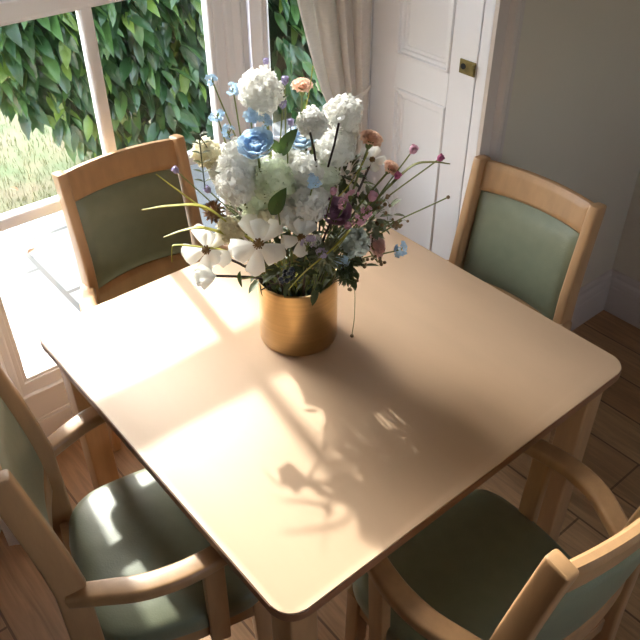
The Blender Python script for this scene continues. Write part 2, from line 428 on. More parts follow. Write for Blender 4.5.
# ------------------------------------------------------------------ chairs (local: +x forward, +y left)
def make_chair():
    t = thing('dining_armchair', '-', 'chair', (0, 0, 0), 0, 'beech armchairs with green upholstery round the table')
    wood, vin = M['beech'], M['vinyl']
    lean = lambda z: (0 if z < .645 else -.050*((z-.645)/.317)**1.15)
    half = lambda z: .181+(.216-.181)*max(0, (.75-z)/.75)**1.2
    for s in (-1, 1):
        P = [( .000-.020*(1-z/.45) if z < .45 else lean(z), s*(half(z)-.010), z) for z in (0, .15, .3, .45, .55, .645, .72, .8, .88, .945, .953, .9575, .9595)]
        sc = [(1, .72), (1, .80), (1, .9), (1, 1), (1, 1), (1, 1), (1, .96), (1, .9), (1, .85), (1, .83), (1, .82), (.97, .78), (.84, .66)]
        bm = bmesh.new(); sweep(bm, [(x-.008, y, z) for x, y, z in P], .0135, .028, .006, up=(1, 0, 0), scales=sc); obj('back_post', bm, wood, t)
        # front leg
        bm = bmesh.new(); sweep(bm, [(.345, s*.192, 0), (.335, s*.192, .30), (.332, s*.192, .425)], .0165, .019, .004, up=(1, 0, 0), scales=[(.8, .8), (1, 1), (1, 1)]); obj('front_leg', bm, wood, t)
        # arm and its support
        ap = smooth_path([(-.012, s*.180, .630), (.045, s*.205, .641), (.11, s*.230, .650), (.18, s*.236, .653), (.25, s*.226, .653), (.30, s*.212, .651)], 7)
        n = len(ap); scl = [(.92+.14*math.sin(PI*i/(n-1)), 1) for i in range(n)]; scl[-1] = (.75, .7)
        bm = bmesh.new(); sweep(bm, ap, .0215, .0150, .009, scales=scl, n=4); obj('arm', bm, wood, t)
        bm = bmesh.new(); sweep(bm, [(.236, s*.214, .375), (.238, s*.219, .50), (.238, s*.226, .641)], .0125, .0205, .004, up=(1, 0, 0)); obj('arm_support', bm, wood, t)
    def curve(v): return -.022*(1-(v/.172)**2)         # plan curve of the back (hollow towards the sitter)
    def back_strip(z0f, z1f, th, z_off=0, vmax=.162, nu=20, nz=8, bulge=0, r=.006):
        """a curved board between the posts; returns bmesh"""
        bm = bmesh.new(); F = []; B = []
        for j in range(nu+1):
            v = -vmax+2*vmax*j/nu; q = v/vmax; fr = []; bk = []
            for i in range(nz+1):
                w = i/nz; z = z0f(q)+(z1f(q)-z0f(q))*w
                e = min(1, (1-abs(q))*vmax/.012)**.5*min(1, min(w, 1-w)*(z1f(q)-z0f(q))/.010)**.5
                b = (1-q*q)**.6*(1-(2*w-1)**2)**.6 if bulge else 0
                x = lean(z)-.013+curve(v)
                h = th/2*(.45+.55*e)+bulge*b
                fr.append(bm.verts.new((x+h, v, z))); bk.append(bm.verts.new((x-h, v, z)))
            F.append(fr); B.append(bk)
        for G in (F, B):
            for j in range(nu):
                for i in range(nz): bm.faces.new((G[j][i], G[j+1][i], G[j+1][i+1], G[j][i+1]))
        for j in range(nu):
            for i in (0, nz): bm.faces.new((F[j][i], F[j+1][i], B[j+1][i], B[j][i]))
        for i in range(nz):
            for j in (0, nu): bm.faces.new((F[j][i], F[j][i+1], B[j][i+1], B[j][i]))
        return bm
    obj('top_rail', back_strip(lambda q: .872+.006*(1-q*q), lambda q: .951+.004*(1-q*q), .026, vmax=.166), wood, t)
    obj('lower_rail', back_strip(lambda q: (.535+.006*(1-q*q)), lambda q: .612+.010*(1-q*q), .024, vmax=.172), wood, t)
    obj('back_panel', back_strip(lambda q: .6135+.010*(1-q*q), lambda q: .8705+.006*(1-q*q), .022, vmax=.1535, bulge=.011, nz=14), vin, t)
    # seat: rounded trapezoid pad on a rail frame
    def outline(k=0.):
        pts = []
        ctrl = [(.012, .150), (.06, .196), (.15, .213), (.26, .216), (.33, .205), (.365, .170), (.374, .08)]
        L_ = [(x, y) for x, y in ctrl]; R_ = [(x, -y) for x, y in reversed(ctrl)]
        P = smooth_path([(-.004, .08, 0)]+[(x, y, 0) for x, y in L_]+[(.375, 0, 0)]+[(x, y, 0) for x, y in R_]+[(-.004, -.08, 0)], 5)
        c = Vector((.18, 0, 0))
        return [((p.x-c.x)*(1-k)+c.x, p.y*(1-k)) for p in P]
    bm = bmesh.new(); O = outline(); rings = []
    for k, z in ((.06, .418), (.01, .420), (0, .428), (0, .446), (.010, .457), (.03, .463), (.10, .468), (.3, .472), (.6, .474)):
        rings.append([bm.verts.new(((x-.18)*(1-k)+.18, y*(1-k), z)) for x, y in O])
    n = len(O)
    for A, B in zip(rings, rings[1:]):
        for j in range(n): bm.faces.new((A[j], A[(j+1) % n], B[(j+1) % n], B[j]))
    bm.faces.new(rings[0]); bm.faces.new(rings[-1]); obj('seat', bm, vin, t)
    bm = bmesh.new()
    for s in (-1, 1):
        sweep(bm, [(-.012, s*.186, .395), (.15, s*.196, .395), (.332, s*.192, .395)], .010, .024, .003)
    sweep(bm, [(-.006, -.186, .395), (-.006, .186, .395)], .010, .024, .003)
    sweep(bm, [(.338, -.192, .395), (.338, .192, .395)], .010, .024, .003)
    obj('seat_frame', bm, wood, t)
    return t
def copy_tree(o, parent=None):
    c = o.copy(); link(c)
    if parent: c.parent = parent
    for ch in list(o.children): copy_tree(ch, c)
    return c
chairs = [((-.706, -.058), -.7, 'beech armchair with olive green back standing against the tall window'),
          ((.040, .606), -87.7, 'beech armchair with sage green back in front of the grey wall and white shutter'),
          ((-.045, -.637), 74.7, 'beech armchair with sunlit patches on its dark green seat, left of the table'),
          ((.698, -.030), 177, 'beech armchair with shaded dark green seat seen from behind, sun on its top rail')]
proto = make_chair()
for i, ((x, y), a, lb) in enumerate(chairs):
    c = proto if i == 0 else copy_tree(proto)
    c.location = (x, y, 0); c.rotation_euler = (0, 0, math.radians(a)); c['label'] = lb
# ------------------------------------------------------------------ garden
GZ = -.12
bm = bmesh.new(); box(bm, (-2.64, -4.5, GZ-.1), (-.99, 4.5, GZ)); struct('patio', bm, M['patio'])
gm = mat('lawn', srgb(62, 78, 38), .9, scale=4, col2=srgb(92, 84, 60), bump=.4, bscale=60)
bm = bmesh.new(); box(bm, (-9, -6, GZ-.1), (-2.64, 7, GZ-.01)); struct('lawn', bm, gm)
bm = bmesh.new(); rg = random.Random(3)
for i in range(9000):
    x = -2.66-rg.random()**1.5*3.2; y = -.9+rg.random()*2.6
    a = rg.random()*6.28; h = .018+.03*rg.random(); w = .0022; lx = .02*(rg.random()-.5); ly = .02*(rg.random()-.5)
    dx, dy = w*math.cos(a), w*math.sin(a)
    v = [bm.verts.new((x-dx, y-dy, GZ-.012)), bm.verts.new((x+dx, y+dy, GZ-.012)), bm.verts.new((x+lx, y+ly, GZ-.012+h))]
    bm.faces.new(v)
o = obj('grass', bm, mat('grass_blade', srgb(66, 86, 36), .7, scale=1.2, col2=srgb(98, 90, 66), trans=.3), smooth=False)
tag(o, 'short green and straw coloured grass of the lawn beyond the paving', 'grass'); o['kind'] = 'stuff'

def leaf_faces(bm, M4, L, W, curl=.18, mi=0, n=4):
    """pointed oval leaf along +x, folded on its midrib"""
    mid = []; lf = []; rt = []
    for i in range(n+1):
        t = i/n; w = W*math.sin(PI*t**.85)**.8*(1 if 0 < t < 1 else 0); z = -curl*L*t*t
        mid.append(bm.verts.new(M4 @ Vector((L*t, 0, z))))
        if 0 < i < n:
            lf.append(bm.verts.new(M4 @ Vector((L*t, w, z+w*.35)))); rt.append(bm.verts.new(M4 @ Vector((L*t, -w, z+w*.35))))
    for side in (lf, rt):
        f = [bm.faces.new((mid[0], side[0], mid[1]))]
        for i in range(len(side)-1): f.append(bm.faces.new((mid[i+1], side[i], side[i+1], mid[i+2])))
        f.append(bm.faces.new((mid[n-1], side[-1], mid[n])))
        for q in f: q.material_index = mi

def aim(loc, d, roll=0.):
    d = Vector(d).normalized(); q = d.to_track_quat('X', 'Z')
    return Matrix.Translation(loc) @ q.to_matrix().to_4x4() @ Matrix.Rotation(roll, 4, 'X')

def leaf_mat(name, c1, c2, rough):
    return mat(name, srgb(*c1), rough, scale=7, col2=srgb(*c2), trans=.18, spec=.5)
H1 = leaf_mat('laurel_leaf_dark', (58, 90, 52), (34, 60, 36), .28)
H2 = leaf_mat('laurel_leaf_mid', (80, 114, 60), (54, 86, 46), .30)
H3 = leaf_mat('laurel_leaf_young', (112, 138, 58), (84, 114, 50), .35)
def hedge(name, label, cen, z_low, z_top, nl, x_front, y0, y1, seed):
    root = thing(name, label, 'hedge', (cen[0], cen[1], GZ), 0, 'laurels beyond the paving')
    base = Vector((cen[0], cen[1], GZ)); rg = random.Random(seed); bm = bmesh.new()
    for i in range(nl):
        y = y0+(y1-y0)*rg.random(); zl = z_low(y); zt = z_top(y); z = zl+(zt-zl)*rg.random()**1.1
        bulge = .16*noise.noise((y*1.7, z*1.9, seed))+.10*noise.noise((y*4.1, z*4.3, seed+5))
        x = x_front(y)+bulge-.30*rg.random()**1.6
        d = Vector((.55+.5*rg.random(), (rg.random()-.5)*1.7, -.25-1.0*rg.random()))
        L = .11+.08*rg.random(); mi = 0 if rg.random() < .55 else (1 if rg.random() < .80 else 2)
        leaf_faces(bm, aim(Vector((x, y, z))-base, d, (rg.random()-.5)*1.4), L, L*.19, .12+.25*rg.random(), mi)
    f = obj('foliage', bm, [H1, H2, H3], root)
    bm = bmesh.new()                                               # branches, then a dark backing slab painted as the shade inside
    for k in range(int((y1-y0)*9)):
        y = y0+(y1-y0)*rg.random(); zl = z_low(y)
        if zl > -.1: continue
        P = [Vector((x_front(y)-.55+.2*rg.random(), y+(rg.random()-.5)*.2, GZ)), Vector((x_front(y)-.5, y+(rg.random()-.5)*.3, (GZ+z_top(y))/2)), Vector((x_front(y)-.35, y+(rg.random()-.5)*.3, z_top(y)-.1))]
        tube(bm, [p-base for p in smooth_path(P, 4)], [.022]*9)
    obj('branch', bm, M['dstem'], root)
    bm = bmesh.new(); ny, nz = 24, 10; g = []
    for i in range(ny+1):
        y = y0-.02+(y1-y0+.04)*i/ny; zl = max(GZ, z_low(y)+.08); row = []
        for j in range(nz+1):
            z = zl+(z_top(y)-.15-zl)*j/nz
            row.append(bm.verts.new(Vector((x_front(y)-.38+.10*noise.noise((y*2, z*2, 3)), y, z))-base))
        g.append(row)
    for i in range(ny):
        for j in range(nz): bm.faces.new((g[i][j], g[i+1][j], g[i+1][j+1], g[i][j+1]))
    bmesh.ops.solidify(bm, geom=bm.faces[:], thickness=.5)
    obj('dark_backing', bm, mat('laurel_inner_shade', srgb(34, 46, 30), .9, var=.3, scale=12), root)
    return root
def zl1(y): return .48-.66*max(0, min(1, (y-.30)/.62))**.8 if y < .92 else -.18
hedge('laurel_hedge', 'glossy green laurel hedge overhanging the lawn behind the tall main window', (-3.0, .9), zl1, lambda y: 1.7+1.9*max(0, min(1, (y-.37)/.10)), 4600, lambda y: -2.75, .15, 1.80, 1)
hedge('laurel_bush', 'taller laurel with large leaves outside the narrow side window', (-2.6, 2.4), lambda y: -.15, lambda y: 3.3, 3600, lambda y: -2.75+.30*min(1, max(0, y-1.4)), 1.9, 4.3, 2)

for nm, lb, (x, y), a in (('fallen_leaf', 'dry brown leaf lying on the lawn', (-2.83, .22), .5), ('fallen_leaf', 'small brown leaf lying on a joint of the paving', (-2.19, .04), 2.1)):
    bm = bmesh.new(); leaf_faces(bm, Matrix.Rotation(a, 4, 'Z') @ Matrix.Translation((0, 0, .012)), .055, .014, .1)
    o = obj(nm, bm, M['cone'], loc=(x, y, GZ+.003 if x > -2.6 else GZ+.02)); tag(o, lb, 'leaf', 'fallen leaves outside')

# ------------------------------------------------------------------ vase
VX, VY = -.078, -.008
vase = thing('gold_vase', 'cylindrical brushed gold vase holding the flowers on the table', 'vase', (VX, VY, TH))
bm = bmesh.new()
lathe(bm, [(0, .0005), (.080, .0005), (.0855, .002), (.0880, .006), (.0882, .160), (.0878, .1655), (.0866, .167), (.0852, .1655), (.0850, .160), (.0850, .010), (0, .008)], 72)
obj('body', bm, M['brass'], vase)
bm = bmesh.new(); lathe(bm, [(0, .012), (.0845, .012), (.0845, .118), (.05, .126), (0, .128)], 40)
obj('floral_foam', bm, mat('dark_green_foam', srgb(40, 52, 36), .9, var=.2, scale=40, bump=.3), vase)

# ------------------------------------------------------------------ flowers
from mathutils import Euler
RG = random.Random(11)
def rnd_dir():
    z = RG.uniform(-1, 1); a = RG.uniform(0, 2*PI); s = math.sqrt(1-z*z); return Vector((s*math.cos(a), s*math.sin(a), z))
def petal(bm, M4, L, W, cup=.3, n=4, wd=.55, ruff=0., mi=0, tipw=.55):
    """rounded petal along +x, cupped upwards (+z)"""
    rows = []
    for i in range(n+1):
        t = i/n; w = W*(tipw*math.sin(PI*min(t*wd, 1))+(1-tipw)*t) if t < .85 else W*(.75 if i == n else .95)*(tipw*math.sin(PI*min(t*wd, 1))+(1-tipw)*t)
        w = max(w, W*.08); x = L*(t-.10*t*t); row = []
        for s in (-1, -.5, 0, .5, 1):
            z = cup*L*t*t+abs(s)**2*w*.35+ruff*W*math.sin(s*7+t*5)*t
            row.append(bm.verts.new(M4 @ Vector((x-(.12*L*s*s if i == n else 0), w*s, z))))
        rows.append(row)
    for A, B in zip(rows, rows[1:]):
        for k in range(4):
            f = bm.faces.new((A[k], A[k+1], B[k+1], B[k])); f.material_index = mi
def floret(bm, c, d, r, k=4, mi=0, cup=.25):
    base = aim(c, d, RG.random()*6.28)                            # +x of base points outwards
    R = base @ Matrix.Rotation(-PI/2, 4, 'Y')                     # +z outwards now
    for i in range(k):
        Q = R @ Matrix.Rotation(i*2*PI/k+RG.uniform(-.15, .15), 4, 'Z')
        a = [Q @ Vector(p) for p in ((0, 0, 0), (r*.55, -r*.42, r*cup*.6), (r*1.02, -r*.18, r*cup*RG.uniform(.3, 1.4)), (r*1.02, r*.2, r*cup*RG.uniform(.3, 1.4)), (r*.55, r*.42, r*cup*.6))]
        f = bm.faces.new([bm.verts.new(p) for p in a]); f.material_index = mi
def ball(bm, r, sx=1., c=(0, 0, 0), sub=2, mi=0):
    q = bmesh.ops.create_icosphere(bm, subdivisions=sub, radius=r, matrix=Matrix.Translation(c) @ Matrix.Diagonal((1, 1, sx, 1)))
    for v in q['verts']:
        for f in v.link_faces: f.material_index = mi
def golden(n):
    for i in range(n):
        z = 1-2*(i+.5)/n; a = i*2.399963; s = math.sqrt(1-z*z); yield Vector((s*math.cos(a), s*math.sin(a), z))

def snow_head(r):
    bm = bmesh.new(); ball(bm, r*.42, 1, sub=2)
    for lay, (k0, k1, n) in enumerate(((.62, .80, 55), (.82, 1.05, 165))):
        for d in golden(int(n*(r/.04)**1.1)):
            d = (d+rnd_dir()*.12).normalized(); k = RG.uniform(k0, k1)*(1+.10*noise.noise(d*2.4+Vector((r*99, 0, 0))))
            floret(bm, d*(r*k-.004), (d+rnd_dir()*.7), RG.uniform(.0068, .0105), RG.choice((4, 5)), 0, .5)
    return bm
def magnolia_head(r, face):
    bm = bmesh.new()
    F = aim((0, 0, 0), face) @ Matrix(((0, 0, 1, 0), (0, 1, 0, 0), (-1, 0, 0, 0), (0, 0, 0, 1)))
    for lay, (k, cup, sc, off) in enumerate(((5, .08, 1.05, 0), (3, .40, .85, .5))):
        for i in range(k):
            Q = F @ Matrix.Rotation((i+off)*2*PI/k+RG.uniform(-.15, .15), 4, 'Z') @ Matrix.Rotation(RG.uniform(-.15, .12), 4, 'Y')
            petal(bm, Q, r*sc*RG.uniform(.94, 1.08), r*.33*RG.uniform(.9, 1.1), cup, 6, .66, .02)
    return bm, F
def ran_head(r):
    bm = bmesh.new(); ball(bm, r*.30, .9, sub=2)
    for lay in range(5):
        k = 4+lay; rad = r*(.80+.09*lay); tilt = 1.42-.20*lay
        for i in range(k):
            Q = Matrix.Rotation((i+.5*lay)*2*PI/k, 4, 'Z') @ Matrix.Translation((r*(.06+.07*lay), 0, -r*.45)) @ Matrix.Rotation(-tilt+RG.uniform(-.1, .1), 4, 'Y')
            petal(bm, Q, rad*1.15, rad*.50, .42-.06*lay, 5, .6, .04)
    return bm
def carn_head(r):
    bm = bmesh.new()
    for lay in range(4):
        k = 6+2*lay; tilt = 1.35-.32*lay; rad = r*(.85+.07*lay)
        for i in range(k):
            Q = Matrix.Rotation((i+.37*lay)*2*PI/k+RG.uniform(-.2, .2), 4, 'Z') @ Matrix.Translation((0, 0, -r*.55)) @ Matrix.Rotation(-tilt+RG.uniform(-.1, .1), 4, 'Y')
            petal(bm, Q, rad*1.15, rad*.42, .05, 5, .45, .22)
    return bm
KIND = {'snowball': ('snowball_flower', 'white snowball flowers in the bouquet'), 'magnolia': ('magnolia', 'white magnolias in the bouquet'),
        'magnolia_bud': ('magnolia', 'white magnolias in the bouquet'), 'ranunculus': ('ranunculus', 'ranunculus in the bouquet'),
        'carnation': ('carnation', 'carnations in the bouquet'), 'blue_spray': ('forget_me_not', 'blue sprays in the bouquet'),
        'lilac_spray': ('blossom_spray', 'lilac and pink sprays in the bouquet'), 'bud_lavender': ('flower_bud', 'lavender buds in the bouquet'),
        'bud_pink': ('flower_bud', 'pink buds in the bouquet'), 'cone': ('dried_flower', None), 'thistle': ('thistle', 'thistles in the bouquet'),
        'berry': ('berry_sprig', 'berry sprigs in the bouquet'), 'berry_brown': ('berry_sprig', 'berry sprigs in the bouquet'),
        'leafy': ('leafy_twig', None), 'leaf': ('leaf_stem', 'single leaves in the bouquet'), 'foliage': ('foliage_sprig', 'foliage in the bouquet'),
        'blade': ('grass_blade', 'grass blades in the bouquet')}
CAT = {'leafy': 'twig', 'leaf': 'leaf', 'foliage': 'foliage', 'blade': 'grass', 'berry': 'berries', 'berry_brown': 'berries'}
FL = [
 ('snowball', (-0.114, -0.051, 1.321),0.0458, 'white snowball flower at the top left of the bouquet in front of the window post'),
 ('snowball', (-0.033, 0.078, 1.271),0.0408, 'large white snowball flower at the upper right of the bouquet, in front of the curtain'),
 ('snowball', (-0.032, 0.0, 1.273),0.0313, 'white snowball flower beside the small peach carnation, left of the upper right snowball'),
 ('snowball', (-0.026, 0.055, 1.209),0.0436, 'white snowball flower with two dark stems in front, under the upper right snowball'),
 ('snowball', (-0.186, -0.138, 1.199),0.0329, 'cream snowball flower at the far left of the bouquet behind a dark leafy twig'),
 ('snowball', (-0.103, -0.117, 1.209),0.0446, 'white snowball flower just left of the bright blue ranunculus'),
 ('snowball', (-0.085, -0.142, 1.175),0.0424, 'white snowball flower hanging low on the left, above the open magnolia'),
 ('snowball', (-0.049, -0.082, 1.175),0.0469, 'pale green white snowball flower in the middle of the bouquet under the blue ranunculus'),
 ('snowball', (-0.026, -0.023, 1.179),0.0409, 'white snowball flower in the middle of the bouquet below the pale blue ranunculus'),
 ('snowball', (0.02, -0.046, 1.145),0.0404, 'lacy white snowball flower left of the mauve rose'),
 ('snowball', (-0.097, -0.156, 1.074),0.031, 'cream snowball flower between the two open magnolias'),
 ('snowball', (0.044, 0.044, 1.033),0.0364, 'pale blue green snowball flower at the lower right of the bouquet'),
 ('snowball', (-0.078, -0.039, 1.208),0.0194, 'smallest white snowball flower, tucked between the two blue ranunculus'),
 ('snowball', (-0.025, -0.069, 1.118),0.0326, 'white snowball flower behind the green leaf in the middle of the bouquet'),
 ('snowball', (-0.081, -0.011, 1.184),0.0353, 'white snowball flower between the two blue ranunculus, behind and below them'),
 ('snowball', (-0.093, -0.089, 1.107),0.0401, 'pale green white snowball flower above the open magnolia in front'),
 ('snowball', (-0.028, 0.021, 1.159),0.0375, 'pale green white snowball flower beneath the one with two dark stems'),
 ('snowball', (-0.049, -0.098, 1.092),0.0285, 'cream snowball flower just above the brown centred open magnolia'),
 ('snowball', (-0.161, -0.123, 1.164),0.031, 'white snowball flower low at the left behind the yellow blades'),
 ('snowball', (-0.051, 0.102, 1.219),0.029, 'white snowball flower hidden behind the large upper right one'),
 ('foliage', (-0.088, 0.027, 1.158),0.0547, 'dark green foliage behind the snowballs in the middle of the bouquet'),
 ('foliage', (-0.044, 0.095, 1.13),0.0513, 'dark green foliage behind the snowball with two dark stems'),
 ('foliage', (-0.154, -0.052, 1.113),0.0556, 'dark green foliage behind the left snowballs'),
 ('snowball', (-0.079, 0.085, 1.154),0.0368, 'white snowball flower at the back, mostly hidden by the one with dark stems'),
 ('snowball', (-0.069, -0.028, 1.118),0.0381, 'white snowball flower at the heart of the bouquet behind the green leaf'),
 ('magnolia', (-0.004, -0.154, 1.086),0.063, 'open white magnolia with brown centre drooping over the front of the vase rim'),
 ('magnolia', (-0.111, -0.204, 1.041),0.0536, 'open white magnolia at the far left side of the bouquet'),
 ('magnolia_bud', (-0.068, -0.215, 1.007),0.0328, 'closed white magnolia bud hanging lowest at the left, above the tabletop'),
 ('magnolia', (0.023, -0.074, 1.08),0.0442, 'white magnolia partly hidden by small lilac flowers above the vase'),
 ('magnolia', (0.012, 0.116, 1.178),0.031, 'loose white petalled flower sticking out at the right below the peach carnation'),
 ('ranunculus', (-0.066, -0.103, 1.245),0.0308, 'bright blue ranunculus in the upper middle of the bouquet'),
 ('ranunculus', (-0.085, 0.015, 1.214),0.0266, 'pale blue ranunculus half hidden behind white snowballs'),
 ('ranunculus', (0.049, -0.012, 1.123),0.0279, 'dark mauve rose on the right side of the bouquet with pink buds around it'),
 ('carnation', (-0.09, 0.025, 1.324),0.0216, 'small peach carnation at the very top of the bouquet against the green hedge'),
 ('carnation', (0.018, 0.107, 1.231),0.0241, 'peach orange carnation at the right, in front of the white door'),
 ('carnation', (0.059, 0.125, 1.178),0.0183, 'small peach carnation furthest right of the bouquet, seen from the side'),
 ('carnation', (0.053, 0.103, 1.006),0.0282, 'dusty pink carnation lowest at the right, near the tabletop'),
 ('blue_spray', (-0.188, -0.11, 1.336),0.0136, 'blue forget-me-not spray at the upper left, furthest from the other flowers'),
 ('blue_spray', (-0.164, -0.081, 1.321),0.0137, 'blue forget-me-not spray beside the top left snowball'),
 ('blue_spray', (-0.169, -0.118, 1.277),0.0158, 'blue forget-me-not spray against the white window post, above the cream snowball'),
 ('blue_spray', (-0.132, -0.12, 1.258),0.0156, 'blue forget-me-not spray directly above the left snowball'),
 ('blue_spray', (-0.105, -0.087, 1.289),0.0174, 'blue forget-me-not spray under the top left snowball, left one'),
 ('blue_spray', (-0.087, -0.066, 1.277),0.0136, 'blue forget-me-not spray under the top left snowball, right one'),
 ('blue_spray', (0.046, -0.062, 1.204),0.0151, 'pale blue forget-me-not spray lying on the middle snowballs'),
 ('blue_spray', (0.042, 0.012, 0.998),0.0191, 'grey blue forget-me-not spray low on the right above the vase rim'),
 ('blue_spray', (0.09, 0.131, 1.0),0.0173, 'tiny blue forget-me-not spray on a thin stem furthest to the lower right'),
 ('lilac_spray', (0.07, -0.096, 1.1),0.0174, 'lilac flower spray in front of the hidden magnolia above the vase'),
 ('lilac_spray', (0.087, -0.076, 1.081),0.0137, 'small lilac flower spray beside the thistle'),
 ('lilac_spray', (0.083, -0.017, 1.157),0.0155, 'pink flower spray touching the mauve rose'),
 ('lilac_spray', (0.085, 0.015, 1.115),0.0139, 'pink flower spray below right of the mauve rose'),
 ('bud_lavender', (-0.102, -0.006, 1.334),0.0097, 'lavender bud at the top between the snowball and the peach carnation'),
 ('bud_lavender', (-0.09, -0.022, 1.296),0.0098, 'lavender bud under the top left snowball, against the hedge'),
 ('bud_lavender', (-0.209, -0.197, 1.173),0.0092, 'lavender bud furthest left, in front of the green chair back'),
 ('bud_lavender', (-0.163, -0.157, 1.135),0.0093, 'lavender bud on the same left side as the dried cone flower'),
 ('bud_lavender', (-0.081, -0.011, 1.26),0.0089, 'lavender bud in front of the dark lower pane of the side window'),
 ('bud_lavender', (-0.14, -0.02, 1.362),0.0078, 'white lavender bud highest on the window post'),
 ('bud_pink', (0.09, 0.147, 1.218),0.0109, 'pale pink bud above the long green blade in front of the door'),
 ('bud_pink', (0.124, 0.187, 1.201),0.009, 'magenta bud furthest right, above the tip of the green blade'),
 ('bud_pink', (0.08, 0.119, 1.169),0.0091, 'magenta bud directly under the small peach carnation'),
 ('bud_pink', (0.072, 0.062, 1.14),0.0121, 'pink bud right of the mauve rose, largest of the pink buds'),
 ('bud_pink', (0.062, -0.028, 1.179),0.0087, 'pink bud directly above the mauve rose'),
 ('bud_pink', (0.079, -0.007, 1.106),0.0089, 'pink bud directly under the mauve rose'),
 ('cone', (-0.132, -0.167, 1.103),0.0226, 'brown dried cone flower at the left, where the yellow blades meet'),
 ('thistle', (0.067, -0.052, 1.052),0.0382, 'grey green spiky thistle in front, above the right of the vase rim'),
 ('thistle', (0.063, 0.005, 0.977),0.0233, 'small dark green thistle at the right of the vase rim'),
 ('berry', (0.032, -0.111, 1.01),0.0183, 'dark blue berry cluster hanging over the vase rim'),
 ('berry_brown', (0.043, 0.043, 0.927),0.0198, 'sprig of small brown berries over the right side of the vase'),
 ('berry_brown', (0.065, 0.117, 1.061),0.0254, 'sprig of small olive berries on the right under the pink buds'),
 ('berry_brown', (0.069, 0.09, 0.977),0.0173, 'sprig of small brown berries lowest at the right'),
 ('berry_brown', (0.152, 0.19, 1.128),0.0082, 'single brown seed head on a long thin curved stem furthest right'),
 ('leafy', (-0.176, -0.157, 1.246),0.0296, 'dark twig with small narrow leaves in front of the far left cream snowball'),
 ('leaf', (0.02, -0.125, 1.173),0.0303, 'green leaf on a stem in the middle of the bouquet'),
 ('leaf', (-0.054, -0.042, 1.238),0.0314, 'pointed green leaf standing between the two blue ranunculus'),
 ('leaf', (-0.013, -0.196, 1.02),0.016, 'small green leaf beside the hanging magnolia bud'),
 ('leaf', (0.011, -0.166, 0.994),0.0122, 'small dark leaf hanging against the front of the vase'),
 ('foliage', (0.025, 0.038, 0.978),0.052, 'dark green foliage at the right of the vase rim'),
 ('foliage', (-0.049, -0.02, 1.055),0.051, 'dark green foliage filling the centre of the bouquet'),
 ('foliage', (0.013, 0.102, 1.036),0.0521, 'grey green foliage at the right of the mauve rose'),
 ('foliage', (-0.144, -0.088, 1.061),0.0516, 'dark green foliage behind the cream snowball'),
 ('foliage', (0.016, -0.035, 0.99),0.0507, 'dark foliage in front over the vase rim'),
 ('foliage', (-0.008, -0.08, 1.012),0.0542, 'dark green foliage over the middle of the vase rim'),
 ('foliage', (0.004, 0.028, 1.025),0.0556, 'dark green foliage between the thistle and the mauve rose'),
 ('foliage', (-0.099, -0.064, 0.951),0.0578, 'dark green foliage behind the drooping magnolia'),
 ('foliage', (0.04, 0.103, 1.071),0.0552, 'grey green foliage with thin leaves under the pink buds at the right'),
 ('berry_brown', (0.059, 0.11, 1.111),0.0187, 'sprig of small olive berries beside the largest pink bud'),
 ('berry_brown', (0.073, 0.143, 1.055),0.0192, 'sprig of small brown berries pointing right above the tabletop'),
 ('berry_brown', (0.048, 0.065, 0.978),0.0217, 'sprig of dark brown berries under the pale blue green snowball'),
 ('lilac_spray', (0.058, 0.061, 1.102),0.0144, 'pink flower spray between the mauve rose and the olive berries'),
 ('lilac_spray', (0.054, 0.026, 1.148),0.0139, 'pink flower spray above the mauve rose, beside the white snowballs'),
 ('blade', ((-0.078, -0.039, 0.958),(-0.104, -0.118, 1.044),(-0.143, -0.18, 1.108),(-0.168, -0.226, 1.161),(-0.179, -0.255, 1.196)),0.008, 'yellow green grass blade pointing up left over the chair back'),
 ('blade', ((-0.078, -0.04, 0.951),(-0.093, -0.136, 1.063),(-0.117, -0.195, 1.131),(-0.15, -0.251, 1.14),(-0.175, -0.297, 1.137)),0.011, 'yellow green grass blade stretching furthest left over the chair back'),
 ('blade', ((-0.069, -0.06, 0.957),(-0.077, -0.148, 1.057),(-0.111, -0.204, 1.091),(-0.136, -0.234, 1.087),(-0.154, -0.271, 1.077)),0.01, 'short yellow green grass blade under the longest left blade'),
 ('blade', ((-0.06, -0.08, 0.96),(-0.083, -0.17, 1.036),(-0.12, -0.214, 1.048),(-0.149, -0.25, 1.053),(-0.155, -0.257, 1.044),(-0.157, -0.26, 1.013)),0.006, 'yellow grass blade kinked downwards in front of the chair back'),
 ('blade', ((-0.027, -0.04, 0.965),(0.066, -0.038, 1.048),(0.105, -0.023, 1.116),(0.099, -0.061, 1.087),(0.074, -0.107, 1.043),(0.053, -0.132, 1.001)),0.006, 'yellow grass blade folded over the front of the vase rim'),
 ('blade', ((-0.06, 0.014, 0.937),(0.008, 0.065, 1.055),(0.059, 0.109, 1.133),(0.09, 0.147, 1.185),(0.114, 0.176, 1.193),(0.137, 0.203, 1.189)),0.009, 'long olive green grass blade pointing right in front of the door'),
 ('blade', ((-0.067, 0.005, 0.945),(-0.051, 0.024, 1.048),(0.001, 0.056, 1.128),(0.026, 0.071, 1.181),(0.036, 0.082, 1.214)),0.008, 'yellow green grass blade rising beside the right snowballs'),
 ('blade', ((-0.089, 0.01, 0.931),(-0.087, 0.013, 1.13),(-0.086, 0.03, 1.273),(-0.082, 0.034, 1.303),(-0.077, 0.041, 1.358)),0.004, 'thin yellow stalk standing tallest at the top of the bouquet'),
]

